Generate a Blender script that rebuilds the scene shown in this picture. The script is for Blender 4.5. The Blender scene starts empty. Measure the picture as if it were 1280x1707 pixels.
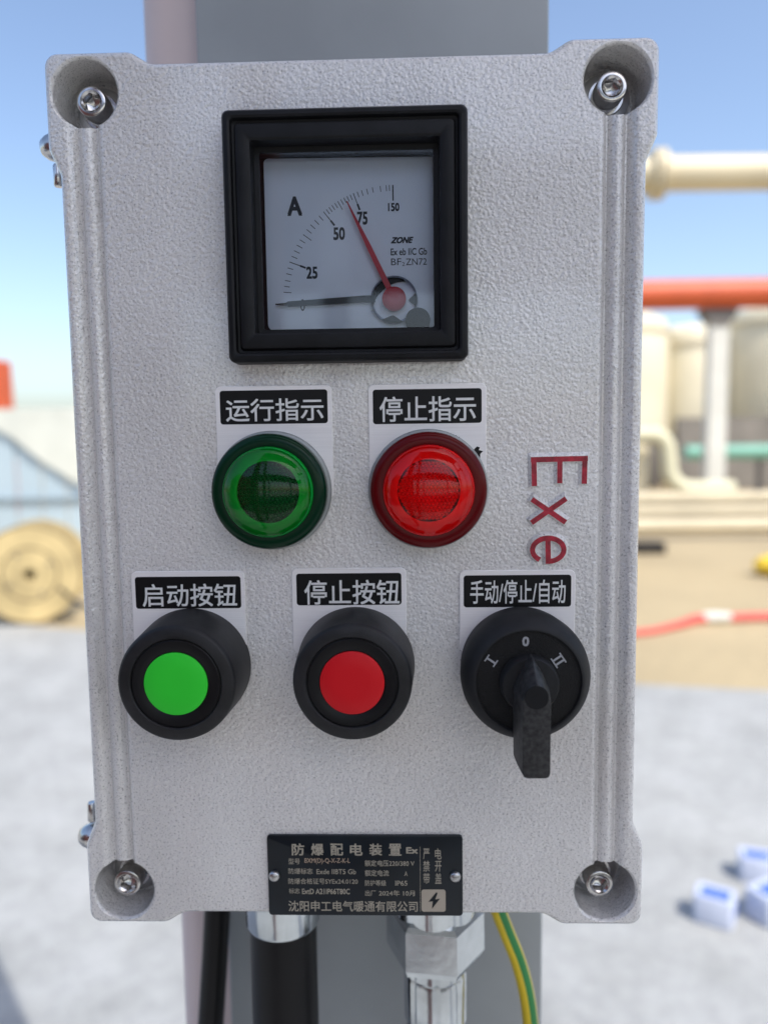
import bpy, bmesh, math, random
from mathutils import Vector, Matrix
random.seed(7)
sc = bpy.context.scene
col = sc.collection
PI = math.pi
LZ = 1.4            # height of the lid centre above the yard

# ------------------------------------------------------------------ camera
cd = bpy.data.cameras.new('camera'); cam = bpy.data.objects.new('camera', cd); col.objects.link(cam)
cd.sensor_fit = 'VERTICAL'; cd.sensor_height = 36.0; cd.sensor_width = 27.0
cd.lens = 36.0 * 1280 / 1707
cd.clip_start = 0.01; cd.clip_end = 2000
R = [[0.9995210, 0.0134204, 0.0278858], [-0.0105816, 0.9949750, -0.0995630], [-0.0290819, 0.0992202, 0.9946404]]
def lidvec(a, b, c): return Vector((a, c, -b))
rt, dn, fw = [lidvec(*r) for r in R]
M = Matrix((( rt.x, -dn.x, -fw.x, 0.0172587), (rt.y, -dn.y, -fw.y, -0.2610466), (rt.z, -dn.z, -fw.z, LZ + 0.0250091), (0, 0, 0, 1)))
cam.matrix_world = M
cd.dof.use_dof = True; cd.dof.focus_distance = 0.258; cd.dof.aperture_fstop = 27 / 4.5
sc.camera = cam

# ------------------------------------------------------------------ sky, sun, exposure
SUN_EL = math.radians(55); SUN_ROT = math.radians(140)
w = bpy.data.worlds.new('World'); sc.world = w; w.use_nodes = True
nt = w.node_tree; nt.nodes.clear()
sky = nt.nodes.new('ShaderNodeTexSky'); sky.sky_type = 'NISHITA'; sky.sun_disc = False
sky.sun_elevation = SUN_EL; sky.sun_rotation = SUN_ROT; sky.air_density = .92; sky.dust_density = 2.3; sky.ozone_density = 1.0
bg = nt.nodes.new('ShaderNodeBackground'); bg.inputs[1].default_value = 0.12
wo = nt.nodes.new('ShaderNodeOutputWorld')
nt.links.new(sky.outputs[0], bg.inputs[0]); nt.links.new(bg.outputs[0], wo.inputs[0])
ld = bpy.data.lights.new('sun', 'SUN'); ld.energy = 2.0; ld.angle = math.radians(0.5); ld.color = (1, .95, .87)
sun = bpy.data.objects.new('sun', ld); col.objects.link(sun)
sdir = Vector((math.sin(SUN_ROT) * math.cos(SUN_EL), math.cos(SUN_ROT) * math.cos(SUN_EL), math.sin(SUN_EL)))
sun.rotation_euler = sdir.to_track_quat('Z', 'Y').to_euler()
sun.location = (5, -6, 12)
sc.view_settings.view_transform = 'Standard'; sc.view_settings.look = 'None'
sc.view_settings.gamma = 1; sc.view_settings.use_curve_mapping = False
sc.view_settings.exposure = 1.13

# ------------------------------------------------------------------ materials
def new_mat(name):
    m = bpy.data.materials.new(name); m.use_nodes = True
    return m, m.node_tree, m.node_tree.nodes['Principled BSDF']
def c4(c): return (c[0], c[1], c[2], 1)
def mat(name, c, rough=.5, metal=0, var=.12, scale=40, bump=0, bscale=200, bdist=.0003, coat=0, spec=.5, detail=4, c2=None):
    m, t, p = new_mat(name)
    p.inputs['Roughness'].default_value = rough; p.inputs['Metallic'].default_value = metal
    p.inputs['Coat Weight'].default_value = coat; p.inputs['Coat Roughness'].default_value = .05
    p.inputs['Specular IOR Level'].default_value = spec
    tc = t.nodes.new('ShaderNodeTexCoord'); n = t.nodes.new('ShaderNodeTexNoise')
    n.inputs['Scale'].default_value = scale; n.inputs['Detail'].default_value = detail
    t.links.new(tc.outputs['Object'], n.inputs['Vector'])
    r = t.nodes.new('ShaderNodeValToRGB')
    r.color_ramp.elements[0].position = .3; r.color_ramp.elements[1].position = .7
    a = c2 if c2 else [x * (1 - var) for x in c]
    r.color_ramp.elements[0].color = c4(a); r.color_ramp.elements[1].color = c4([min(1, x * (1 + (0 if c2 else var))) for x in c])
    t.links.new(n.outputs['Fac'], r.inputs['Fac']); t.links.new(r.outputs['Color'], p.inputs['Base Color'])
    if bump:
        n2 = t.nodes.new('ShaderNodeTexNoise'); n2.inputs['Scale'].default_value = bscale; n2.inputs['Detail'].default_value = 3
        t.links.new(tc.outputs['Object'], n2.inputs['Vector'])
        b = t.nodes.new('ShaderNodeBump'); b.inputs['Strength'].default_value = bump; b.inputs['Distance'].default_value = bdist
        t.links.new(n2.outputs['Fac'], b.inputs['Height']); t.links.new(b.outputs['Normal'], p.inputs['Normal'])
    return m

def hammer_mat(name):
    """silver grey hammertone enamel: dimples, fine orange peel and dark flecks in the paint"""
    m, t, p = new_mat(name); N = t.nodes.new; L = t.links.new
    tc = N('ShaderNodeTexCoord')
    nz = N('ShaderNodeTexNoise'); nz.inputs['Scale'].default_value = 260; nz.inputs['Detail'].default_value = 3
    L(tc.outputs['Object'], nz.inputs['Vector'])
    mixv = N('ShaderNodeMix'); mixv.data_type = 'VECTOR'; mixv.inputs[0].default_value = .0018
    L(tc.outputs['Object'], mixv.inputs[4]); L(nz.outputs['Color'], mixv.inputs[5])
    vo = N('ShaderNodeTexVoronoi'); vo.feature = 'SMOOTH_F1'; vo.inputs['Scale'].default_value = 900; vo.inputs['Smoothness'].default_value = .65
    L(mixv.outputs[1], vo.inputs['Vector'])
    n1 = N('ShaderNodeTexNoise'); n1.inputs['Scale'].default_value = 480; n1.inputs['Detail'].default_value = 1; n1.inputs['Distortion'].default_value = .2
    L(tc.outputs['Object'], n1.inputs['Vector'])
    nb = N('ShaderNodeTexNoise'); nb.inputs['Scale'].default_value = 16; nb.inputs['Detail'].default_value = 7
    L(tc.outputs['Object'], nb.inputs['Vector'])
    ad = N('ShaderNodeMath'); ad.operation = 'MULTIPLY_ADD'; ad.inputs[1].default_value = -1.0
    L(vo.outputs['Distance'], ad.inputs[0]); L(n1.outputs['Fac'], ad.inputs[2])
    bp = N('ShaderNodeBump'); bp.inputs['Distance'].default_value = .00030; bp.inputs['Strength'].default_value = 1.0
    L(ad.outputs[0], bp.inputs['Height']); L(bp.outputs['Normal'], p.inputs['Normal'])
    # flecks of darker pigment
    fl = N('ShaderNodeTexNoise'); fl.inputs['Scale'].default_value = 1500; fl.inputs['Detail'].default_value = 2
    L(tc.outputs['Object'], fl.inputs['Vector'])
    fr = N('ShaderNodeValToRGB'); fr.color_ramp.elements[0].position = .29; fr.color_ramp.elements[1].position = .45
    fr.color_ramp.elements[0].color = (.36, .355, .355, 1); fr.color_ramp.elements[1].color = (.725, .715, .70, 1)
    L(fl.outputs['Fac'], fr.inputs['Fac'])
    br = N('ShaderNodeValToRGB'); br.color_ramp.elements[0].color = (.88, .87, .86, 1); br.color_ramp.elements[1].color = (1.05, 1.05, 1.05, 1)
    br.color_ramp.elements[0].position = .3; br.color_ramp.elements[1].position = .7
    L(nb.outputs['Fac'], br.inputs['Fac'])
    mu = N('ShaderNodeMix'); mu.data_type = 'RGBA'; mu.blend_type = 'MULTIPLY'; mu.inputs[0].default_value = 1
    L(fr.outputs['Color'], mu.inputs[6]); L(br.outputs['Color'], mu.inputs[7]); L(mu.outputs[2], p.inputs['Base Color'])
    p.inputs['Metallic'].default_value = .1; p.inputs['Roughness'].default_value = .28; p.inputs['Specular IOR Level'].default_value = .7; p.inputs['Coat Weight'].default_value = 1; p.inputs['Coat Roughness'].default_value = .08
    return m

def clear_mat(name, tint=(1, 1, 1), rough=.02, ior=1.45):
    """thin clear or tinted plastic: fresnel mix of a see-through tint and a gloss"""
    m = bpy.data.materials.new(name); m.use_nodes = True; t = m.node_tree; t.nodes.clear(); N = t.nodes.new
    tr = N('ShaderNodeBsdfTransparent'); tr.inputs[0].default_value = c4(tint)
    gl = N('ShaderNodeBsdfGlossy'); gl.inputs['Roughness'].default_value = rough; gl.inputs['Color'].default_value = (1, 1, 1, 1)
    fr = N('ShaderNodeFresnel'); fr.inputs[0].default_value = ior
    tc = N('ShaderNodeTexCoord'); nz = N('ShaderNodeTexNoise'); nz.inputs['Scale'].default_value = 60
    t.links.new(tc.outputs['Object'], nz.inputs['Vector'])
    bp = N('ShaderNodeBump'); bp.inputs['Distance'].default_value = .00004; bp.inputs['Strength'].default_value = .3
    t.links.new(nz.outputs['Fac'], bp.inputs['Height']); t.links.new(bp.outputs['Normal'], gl.inputs['Normal'])
    mx = N('ShaderNodeMixShader'); o = N('ShaderNodeOutputMaterial')
    t.links.new(fr.outputs[0], mx.inputs[0]); t.links.new(tr.outputs[0], mx.inputs[1]); t.links.new(gl.outputs[0], mx.inputs[2])
    t.links.new(mx.outputs[0], o.inputs[0])
    return m

HAM = hammer_mat('hammertone_paint')
BODY = mat('body_casting', (.42, .42, .44), .45, .1, bump=.4, bscale=700)
BLK = mat('black_plastic', (.007, .0075, .009), .45, spec=.22, bump=.35, bscale=900, bdist=.00015, var=.35, scale=90)
BLK2 = mat('black_rubber', (.012, .0125, .014), .6, spec=.3, bump=.4, bscale=500, bdist=.0001, var=.35, scale=120)
GUARD = mat('guard_plastic', (.012, .012, .0135), .5, bump=.35, bscale=900, bdist=.00015, var=.45, scale=120, spec=.35)
BLKG = mat('black_gloss', (.004, .004, .005), .4, spec=.25, var=.2)
GRAIN = mat('grained_black', (.0035, .0035, .004), .5, spec=.3, bump=1, bscale=2600, bdist=.0004, var=.3)
STEEL = mat('stainless_steel', (.58, .57, .56), .2, 1, var=.18, scale=300, bump=.15, bscale=900, bdist=.0001)
ZINC = mat('zinc_plating', (.62, .66, .68), .16, 1, var=.18, scale=60, bump=.2, bscale=300, bdist=.0002)
ALU = mat('machined_aluminium', (.50, .50, .50), .32, 1, var=.12, scale=120)
COLLAR = mat('collar_grey', (.30, .32, .32), .4, .3, var=.1)
DIALW = mat('dial_white', (.90, .91, .94), .55, var=.02)
INK = mat('dial_ink', (.03, .03, .035), .6, var=.1)
REDP = mat('pointer_red', (.55, .02, .035), .4, var=.1)
GCAP = mat('green_cap', (.03, .60, .035), .45, spec=.2, var=.03, scale=30)
RCAP = mat('red_cap', (.58, .008, .014), .4, spec=.2, var=.04, scale=30)
REDPAINT = mat('red_enamel', (.34, .012, .03), .4, var=.4, scale=500, bump=.5, bscale=900)
WPRINT = mat('silver_print', (.72, .73, .72), .5, var=.06, scale=600)
SYM = mat('grey_print', (.33, .34, .36), .5, var=.1, scale=600)
GOLDP = mat('faded_gold_print', (.33, .30, .24), .5, var=.25, scale=900)
PLATEB = mat('black_anodised', (.004, .008, .013), .3, spec=.3, var=.3, scale=80)
def brushed(name, c):
    m, t, p = new_mat(name); N = t.nodes.new; L = t.links.new
    tc = N('ShaderNodeTexCoord'); mp = N('ShaderNodeMapping'); mp.inputs['Scale'].default_value = (40, 40, 5200)
    n = N('ShaderNodeTexNoise'); n.inputs['Scale'].default_value = 1; n.inputs['Detail'].default_value = 2
    L(tc.outputs['Object'], mp.inputs[0]); L(mp.outputs[0], n.inputs['Vector'])
    r = N('ShaderNodeValToRGB'); r.color_ramp.elements[0].color = c4([x * .88 for x in c]); r.color_ramp.elements[1].color = c4([x * 1.08 for x in c])
    L(n.outputs['Fac'], r.inputs['Fac']); L(r.outputs[0], p.inputs['Base Color'])
    p.inputs['Metallic'].default_value = .1; p.inputs['Roughness'].default_value = .38
    return m
BRUSH = brushed('brushed_aluminium', (.88, .86, .85))

# ------------------------------------------------------------------ mesh helpers (millimetres on the panel: x right, z up, d into the wall)
S = .001
def V(x, z, d): return Vector((x * S, d * S, z * S))
def finish(name, bm, mats, parent=None, smooth=None, loc=None):
    bmesh.ops.recalc_face_normals(bm, faces=bm.faces)
    me = bpy.data.meshes.new(name); bm.to_mesh(me); bm.free()
    for m in (mats if isinstance(mats, (list, tuple)) else [mats]): me.materials.append(m)
    if smooth is not None:
        me.shade_smooth(); me.set_sharp_from_angle(angle=math.radians(smooth))
    o = bpy.data.objects.new(name, me); col.objects.link(o)
    if parent: o.parent = parent
    if loc: o.location = loc
    return o
def thing(name, label, cat, loc=(0, 0, 0), group=None):
    o = bpy.data.objects.new(name, None); o.empty_display_size = .02; col.objects.link(o); o.location = loc
    tag(o, label, cat, group); return o
def tag(o, label=None, cat=None, group=None, kind=None):
    if label: o['label'] = label
    if cat: o['category'] = cat
    if group: o['group'] = group
    if kind: o['kind'] = kind
    return o
def lathe(prof, cx=0, cz=0, seg=80, bm=None, mi=0, sweep=None):
    bm = bm or bmesh.new(); rings = []
    for r, d in prof:
        if r < 1e-6: rings.append([bm.verts.new(V(cx, cz, d))])
        else: rings.append([bm.verts.new(V(cx + r * math.cos(2 * PI * i / seg), cz + r * math.sin(2 * PI * i / seg), d)) for i in range(seg)])
    for a, b in zip(rings, rings[1:]):
        for i in range(seg):
            j = (i + 1) % seg
            if len(a) == 1 and len(b) == 1: continue
            if len(a) == 1: f = bm.faces.new((a[0], b[i], b[j]))
            elif len(b) == 1: f = bm.faces.new((a[i], a[j], b[0]))
            else: f = bm.faces.new((a[i], a[j], b[j], b[i]))
            f.material_index = mi
    return bm
def rpoly(pts, seg=6):
    """polygon (x, z, radius) with rounded corners"""
    out = []; n = len(pts)
    for i in range(n):
        x, z, r = pts[i]; p = Vector((x, z)); a = Vector(pts[i - 1][:2]) - p; b = Vector(pts[(i + 1) % n][:2]) - p
        if r <= 0: out.append((x, z)); continue
        la, lb = a.length, b.length; a.normalize(); b.normalize()
        ang = a.angle(b); t = min(r / math.tan(ang / 2), la * .49, lb * .49); rr = t * math.tan(ang / 2)
        c = p + (a + b).normalized() * (rr / math.sin(ang / 2))
        s, e = p + a * t - c, p + b * t - c
        a0 = math.atan2(s.y, s.x); da = math.atan2(e.y, e.x) - a0
        while da > PI: da -= 2 * PI
        while da < -PI: da += 2 * PI
        for k in range(seg + 1):
            q = a0 + da * k / seg; out.append((c.x + rr * math.cos(q), c.y + rr * math.sin(q)))
    return out
def rrect(cx, cz, hx, hz, r, seg=6):
    return rpoly([(cx - hx, cz - hz, r), (cx + hx, cz - hz, r), (cx + hx, cz + hz, r), (cx - hx, cz + hz, r)], seg)
def loft(loops, caps=(True, True), bm=None, mi=0):
    """loops: list of (pts, d); equal point counts"""
    bm = bm or bmesh.new()
    rings = [[bm.verts.new(V(x, z, d)) for x, z in pts] for pts, d in loops]
    for a, b in zip(rings, rings[1:]):
        for i in range(len(a)):
            j = (i + 1) % len(a); bm.faces.new((a[i], a[j], b[j], b[i])).material_index = mi
    if caps[0]: bm.faces.new(rings[0]).material_index = mi
    if caps[1]: bm.faces.new(rings[-1]).material_index = mi
    return bm
def slab(pts, d0, d1, bm=None, mi=0): return loft([(pts, d0), (pts, d1)], bm=bm, mi=mi)
def bar(x0, z0, x1, z1, wd, d0, d1, bm):
    v = Vector((x1 - x0, z1 - z0)).normalized() * wd / 2; n = Vector((-v.y, v.x))
    return slab([(x0 + n.x, z0 + n.y), (x0 - n.x, z0 - n.y), (x1 - n.x, z1 - n.y), (x1 + n.x, z1 + n.y)], d0, d1, bm)
def glyphs(body, off=0, extrude=0, res=3, spacing=1, shear=0):
    c = bpy.data.curves.new('lettering', 'FONT'); c.body = body; c.offset = off; c.extrude = extrude
    c.resolution_u = res; c.space_character = spacing; c.shear = shear; c.fill_mode = 'BOTH'
    o = bpy.data.objects.new('lettering', c); col.objects.link(o); bpy.context.view_layer.update()
    me = bpy.data.meshes.new_from_object(o.evaluated_get(bpy.context.evaluated_depsgraph_get()))
    bpy.data.objects.remove(o); return me
def text(body, x0, z0, x1, z1, d, m, parent, off=0, rot=0, name='lettering', spacing=1, shear=0, tilt=0, join=None):
    """flat print: glyphs fitted into the box x0..x1, z0..z1"""
    m0 = glyphs(body, 0, spacing=spacing, shear=shear); bmj = bmesh.new(); o2 = off * 1.0
    shifts = [(0, 0)] if not off else [(-o2, -o2), (o2, -o2), (-o2, o2), (o2, o2), (0, 0)]
    for k, (sx, sz) in enumerate(shifts):
        n0 = len(bmj.verts); bmj.from_mesh(m0); bmj.verts.ensure_lookup_table()
        for v in bmj.verts[n0:]: v.co.x += sx; v.co.y += sz; v.co.z = k
    me = bpy.data.meshes.new('lettering'); bmj.to_mesh(me); bmj.free(); bpy.data.meshes.remove(m0)
    P = [(v.co.x, v.co.y) for v in me.vertices]; K = [v.co.z for v in me.vertices]
    if rot: P = [(y, -x) for x, y in P]          # reads downward
    ax, bx = min(p[0] for p in P), max(p[0] for p in P); az, bz = min(p[1] for p in P), max(p[1] for p in P)
    cx, cz = (x0 + x1) / 2, (z0 + z1) / 2; ca, sa = math.cos(tilt), math.sin(tilt)
    for v, p, kk in zip(me.vertices, P, K):
        x = (p[0] - ax) / (bx - ax) * (x1 - x0) + x0 - cx; z = (p[1] - az) / (bz - az) * (z1 - z0) + z0 - cz
        v.co = V(cx + x * ca - z * sa, cz + x * sa + z * ca, d - kk * .004)
    if join is not None:
        join.from_mesh(me); bpy.data.meshes.remove(me); return
    me.materials.clear(); me.materials.append(m); me.name = name
    o = bpy.data.objects.new(name, me); col.objects.link(o); o.parent = parent; return o
def tube(path, r, seg=16, bm=None, mi=0, taper=None):
    """tube along world points"""
    bm = bm or bmesh.new(); pts = [Vector(p) for p in path]; rings = []; up = None
    for i, p in enumerate(pts):
        t = (pts[min(i + 1, len(pts) - 1)] - pts[max(i - 1, 0)]).normalized()
        if up is None:
            up = t.orthogonal().normalized()
        up = (up - t * up.dot(t)).normalized(); sd = t.cross(up)
        rr = r if taper is None else r * taper[i]
        rings.append([bm.verts.new(p + (up * math.cos(2 * PI * k / seg) + sd * math.sin(2 * PI * k / seg)) * rr) for k in range(seg)])
    for a, b in zip(rings, rings[1:]):
        for k in range(seg): bm.faces.new((a[k], a[(k + 1) % seg], b[(k + 1) % seg], b[k])).material_index = mi
    bm.faces.new(rings[0]).material_index = mi; bm.faces.new(rings[-1]).material_index = mi
    return bm
def box(x0, x1, y0, y1, z0, z1, bm=None, bev=0):
    b = bmesh.new()
    vs = [b.verts.new((x, y, z)) for x in (x0, x1) for y in (y0, y1) for z in (z0, z1)]
    for f in ((0, 1, 3, 2), (4, 6, 7, 5), (0, 4, 5, 1), (2, 3, 7, 6), (0, 2, 6, 4), (1, 5, 7, 3)): b.faces.new([vs[i] for i in f])
    if bev: bmesh.ops.bevel(b, geom=b.edges[:], offset=bev, segments=3, affect='EDGES', profile=.6)
    if bm is None: return b
    me = bpy.data.meshes.new('tmp'); b.to_mesh(me); b.free(); bm.from_mesh(me); bpy.data.meshes.remove(me); return bm

# ================================================================== THE YARD
CONC = mat('concrete', (.46, .46, .44), .8, c2=(.31, .315, .31), scale=2.6, bump=.4, bscale=30, bdist=.006, detail=8)
def concrete_mat():
    m, t, p = new_mat('worn_concrete'); N = t.nodes.new; L = t.links.new; tc = N('ShaderNodeTexCoord'); prev = None
    for sc_, lo_, hi_, a, b in ((1.3, .35, .65, (.33, .34, .342), (.40, .41, .41)), (5, .35, .6, (.84, .84, .83), (1, 1, 1)), (22, .3, .6, (.86, .86, .86), (1.04, 1.04, 1.03)), (90, .3, .6, (.88, .88, .87), (1.03, 1.03, 1.03))):
        n = N('ShaderNodeTexNoise'); n.inputs['Scale'].default_value = sc_; n.inputs['Detail'].default_value = 8; n.inputs['Roughness'].default_value = .62; L(tc.outputs['Object'], n.inputs['Vector'])
        r_ = N('ShaderNodeValToRGB'); r_.color_ramp.elements[0].position = lo_; r_.color_ramp.elements[1].position = hi_
        r_.color_ramp.elements[0].color = c4(a); r_.color_ramp.elements[1].color = c4(b); L(n.outputs['Fac'], r_.inputs['Fac'])
        if prev is None: prev = r_.outputs[0]
        else:
            x = N('ShaderNodeMix'); x.data_type = 'RGBA'; x.blend_type = 'MULTIPLY'; x.inputs[0].default_value = 1; L(prev, x.inputs[6]); L(r_.outputs[0], x.inputs[7]); prev = x.outputs[2]
    L(prev, p.inputs['Base Color']); p.inputs['Roughness'].default_value = .85
    n = N('ShaderNodeTexNoise'); n.inputs['Scale'].default_value = 40; n.inputs['Detail'].default_value = 6; L(tc.outputs['Object'], n.inputs['Vector'])
    b = N('ShaderNodeBump'); b.inputs['Distance'].default_value = .006; b.inputs['Strength'].default_value = .6; L(n.outputs['Fac'], b.inputs['Height']); L(b.outputs['Normal'], p.inputs['Normal'])
    return m
CONC = concrete_mat()
SAND = mat('sand', (.39, .315, .19), .95, var=.14, scale=.6, bump=.6, bscale=9, bdist=.03, detail=8)
bm = bmesh.new(); vs = [bm.verts.new(p) for p in ((-600, -600, -.004), (600, -600, -.004), (600, 900, -.004), (-600, 900, -.004))]; bm.faces.new(vs)
tag(finish('sand_ground', bm, SAND), kind='structure')
bm = bmesh.new()
edge = [(-40, 17.5), (-12, 8.5), (-3.17, 5.56), (-2.46, 5.34), (1.34, 4.02), (2.0, 3.90), (6, 2.9), (40, -6)]
vs = [bm.verts.new((x, y, 0)) for x, y in edge] + [bm.verts.new((40, -60, 0)), bm.verts.new((-40, -60, 0))]; bm.faces.new(vs)
tag(finish('concrete_yard', bm, CONC), kind='structure')

DARKGND = mat('dark_ground', (.07, .07, .07), .9, var=.2, scale=3, bump=.5, bscale=60, bdist=.004)
bm = bmesh.new(); vs = [bm.verts.new(p) for p in ((-40, -12, .004), (40, -12, .004), (40, -2.4, .004), (-40, -2.4, .004))]; bm.faces.new(vs)
tag(finish('dark_strip', bm, DARKGND), kind='structure')  # unseen dark ground added behind the camera to dim reflections in the lamp domes
# ================================================================== THE POLE BEHIND THE BOX
PINK = mat('pole_paint', (.70, .585, .56), .5, var=.06, scale=3)
GREY = mat('plate_paint', (.36, .385, .39), .5, var=.12, scale=9, bump=.3, bscale=60, bdist=.001)
pole = thing('steel_column', 'grey steel column with a pinkish corner behind the control box', 'column', (0, 0, 0))
def col_ring(hx, hy, cx, cy, r, z): return [Vector((x, y, z)) for x, y in rrect(cx, cy, hx, hy, r)]
bm = bmesh.new(); a = [bm.verts.new(p) for p in col_ring(.0925, .085, -.0115, .193, .014, 0)]; b = [bm.verts.new(p) for p in col_ring(.0925, .085, -.0115, .193, .014, 3.4)]
for i in range(len(a)): bm.faces.new((a[i], a[(i + 1) % len(a)], b[(i + 1) % len(a)], b[i]))
bm.faces.new(a); bm.faces.new(b)
finish('square_tube', bm, PINK, pole, 40)
finish('front_plate', box(-.0745, .0825, .1000, .1079, .02, 3.38, bev=.0012), GREY, pole, 40)
finish('base_plate', box(-.19, .17, .02, .36, .0, .018, bev=.002), GREY, pole)

# ================================================================== THE CONTROL BOX
root = thing('control_box', 'silver grey control box with ammeter, lamps, buttons and rotary switch', 'control box', (0, 0, LZ))
# --- lid: cast outline with four ears, filleted rim, grooves, counterbored screw holes
q = [(-100, 151, 5), (-71.5, 151, 6), (-65, 147, 5)]
out = []
tl = [(-65, 147, 6), (-71.5, 151, 6), (-100, 151, 4.5), (-100, 121, 5), (-96.4, 112.5, 5)]
out += tl
out += [(x, -z, r) for x, z, r in reversed(tl)]
out += [(-x, -z, r) for x, z, r in tl]
out += [(-x, z, r) for x, z, r in reversed(tl)]
base = rpoly(out, 6)
def inset(pts, k):
    n = len(pts); res = []
    for i in range(n):
        a, p, b = Vector(pts[i - 1]), Vector(pts[i]), Vector(pts[(i + 1) % n])
        t = ((b - p).normalized() + (p - a).normalized()).normalized(); res.append((p.x - t.y * k, p.y + t.x * k))
    return res
area = sum(base[i - 1][0] * base[i][1] - base[i][0] * base[i - 1][1] for i in range(len(base)))
sg = 1 if area > 0 else -1
F = 2.2
loops = [(base, 24), (base, F)]
for k in range(1, 6):
    a = k / 5 * PI / 2; loops.append((inset(base, sg * F * (1 - math.cos(a))), F * (1 - math.sin(a))))
lid = finish('lid', loft(loops), HAM, root)
def cutter(bm):
    return finish('cutter', bm, HAM, root)
cuts = []
for sx in (-1, 1):
    prof = [(80.8, -1), (80.8, 0), (81.6, .05), (82.3, .35), (83.0, 1.15), (83.6, 1.75), (84.1, 1.8), (84.7, 1.35), (85.3, .8), (86.0, .45), (86.9, .32),
            (87.8, .42), (88.6, .75), (89.3, 1.3), (89.9, 1.9), (90.5, 2.0), (91.1, 1.6), (91.8, .95), (92.5, .4), (93.2, .08), (93.9, 0), (93.9, -1)]
    bm = bmesh.new(); rings = [[bm.verts.new(V(sx * x, z, d * 1.45 if d > 0 else d)) for x, d in prof] for z in (-138, 138)]
    n = len(prof)
    for i in range(n): bm.faces.new((rings[0][i], rings[0][(i + 1) % n], rings[1][(i + 1) % n], rings[1][i]))
    bm.faces.new(rings[0]); bm.faces.new(rings[1]); cuts.append(cutter(bm))
    for sz in (-1, 1):
        cuts.append(cutter(lathe([(0, -1), (12.2, -1), (11.5, .1), (10.95, .5), (10.7, 1.3), (10.45, 17), (9.6, 18), (0, 18)], sx * 86.6, sz * 138, 56)))
cuts.append(cutter(loft([(rrect(-1.15, 88.8, 30.6, 30.0, 1), -1), (rrect(-1.15, 88.8, 30.6, 30.0, 1), 23)])))
for c in cuts:
    md = lid.modifiers.new('cut', 'BOOLEAN'); md.object = c; md.operation = 'DIFFERENCE'; md.solver = 'EXACT'
bpy.context.view_layer.update()
me = bpy.data.meshes.new_from_object(lid.evaluated_get(bpy.context.evaluated_depsgraph_get()))
lid.modifiers.clear()
for c in cuts: bpy.data.objects.remove(c)
lid.data = me; me.name = 'lid'; me.shade_smooth(); me.set_sharp_from_angle(angle=math.radians(38))
wn = lid.modifiers.new('normals', 'WEIGHTED_NORMAL'); wn.keep_sharp = True; wn.weight = 100
# --- box behind the lid
bb = [(x * .955 if abs(x) < 98 else x * .985, z * .972, r) for x, z, r in out]
finish('box_body', loft([(rpoly(bb, 4), 25.5), (rpoly(bb, 4), 100 - .5)]), BODY, root, 30)
finish('gasket', loft([(inset(base, sg * 4), 23.5), (inset(base, sg * 4), 25.9)]), BLK2, root)
# --- lid screws in their holes
def hexring(r, n=48):
    o = []
    for i in range(n):
        a = 2 * PI * i / n; s = (a % (PI / 3)) - PI / 6; k = r * math.cos(PI / 6) / math.cos(s); o.append((k * math.cos(a), k * math.sin(a)))
    return o
def circ(r, n=48): return [(r * math.cos(2 * PI * i / n), r * math.sin(2 * PI * i / n)) for i in range(n)]
def make_bolt():
    loops = [(circ(3.2), 18.5), (circ(3.2), 14.2), (circ(5.0), 14.2), (circ(5.0), 6.5), (circ(4.85), 6.1), (circ(4.5), 5.9), (circ(3.6), 5.9), (circ(3.35), 6.2), (hexring(3.15), 6.6),
             (hexring(3.0), 9.6), (circ(1.2), 10.4)]
    b = finish('lid_screw', loft(loops), STEEL, root, 35)
    ws = lathe([(4.9, 14.25), (5.9, 14.25), (6.1, 14.5), (6.1, 15.9), (3.3, 15.9)], seg=40)
    finish('spring_washer', ws, STEEL, b, 35)
    ws = lathe([(3.4, 16.0), (8.2, 16.0), (8.5, 16.2), (8.5, 17.3), (3.4, 17.3)], seg=40)
    finish('flat_washer', ws, ALU, b, 35)
    return b
def put_copy(src, x, z, ry=0):
    o = src.copy(); col.objects.link(o); o.location = V(x, z, 0); o.rotation_euler = (0, ry, 0)
    for ch in list(src.children):
        c = ch.copy(); col.objects.link(c); c.parent = o
    return o
bolt = make_bolt()
for i, (x, z, ry) in enumerate([(-86.9, 137.8, .3), (86.3, 138.2, .9), (-87.6, -139.2, .5), (86.2, -138.8, .1)]):
    if i == 0: bolt.location = V(x, z, 0); bolt.rotation_euler = (0, ry, 0)
    else: put_copy(bolt, x, z, ry)
# --- screws at the left side of the box
def side_screw(z, s):
    bm = bmesh.new(); n = 32; rings = []
    for r, x in [(5.2, -103), (5.2, -109.5), (5.0, -111), (4.3, -113), (3.0, -114.8), (1.4, -115.6), (0, -115.8)]:
        rings.append([bm.verts.new(V(x, z + r * math.cos(2 * PI * i / n), 30 + r * math.sin(2 * PI * i / n))) for i in range(n)] if r else [bm.verts.new(V(x, z, 30))])
    for a, b in zip(rings, rings[1:]):
        for i in range(n):
            j = (i + 1) % n
            bm.faces.new((a[i], a[j], b[j], b[i]) if len(b) > 1 else (a[i], a[j], b[0]))
    bm.faces.new(rings[0])
    o = finish('side_screw', bm, STEEL, root, 40)
    bm = bmesh.new(); c = V(-109.6, z - s * 10, 30)
    tube([c + Vector((0, 0, k * S)) for k in (-4, -3.4, 3.4, 4)], 1.9 * S, 16, bm, taper=(.8, 1, 1, .8))
    tube([c + Vector((0, 0, 0)), c + Vector((.006, 0, 0))], 1.2 * S, 12, bm)
    finish('earth_stud', bm, STEEL, root, 40)
side_screw(132, 1); side_screw(-133.5, -1)

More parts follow.
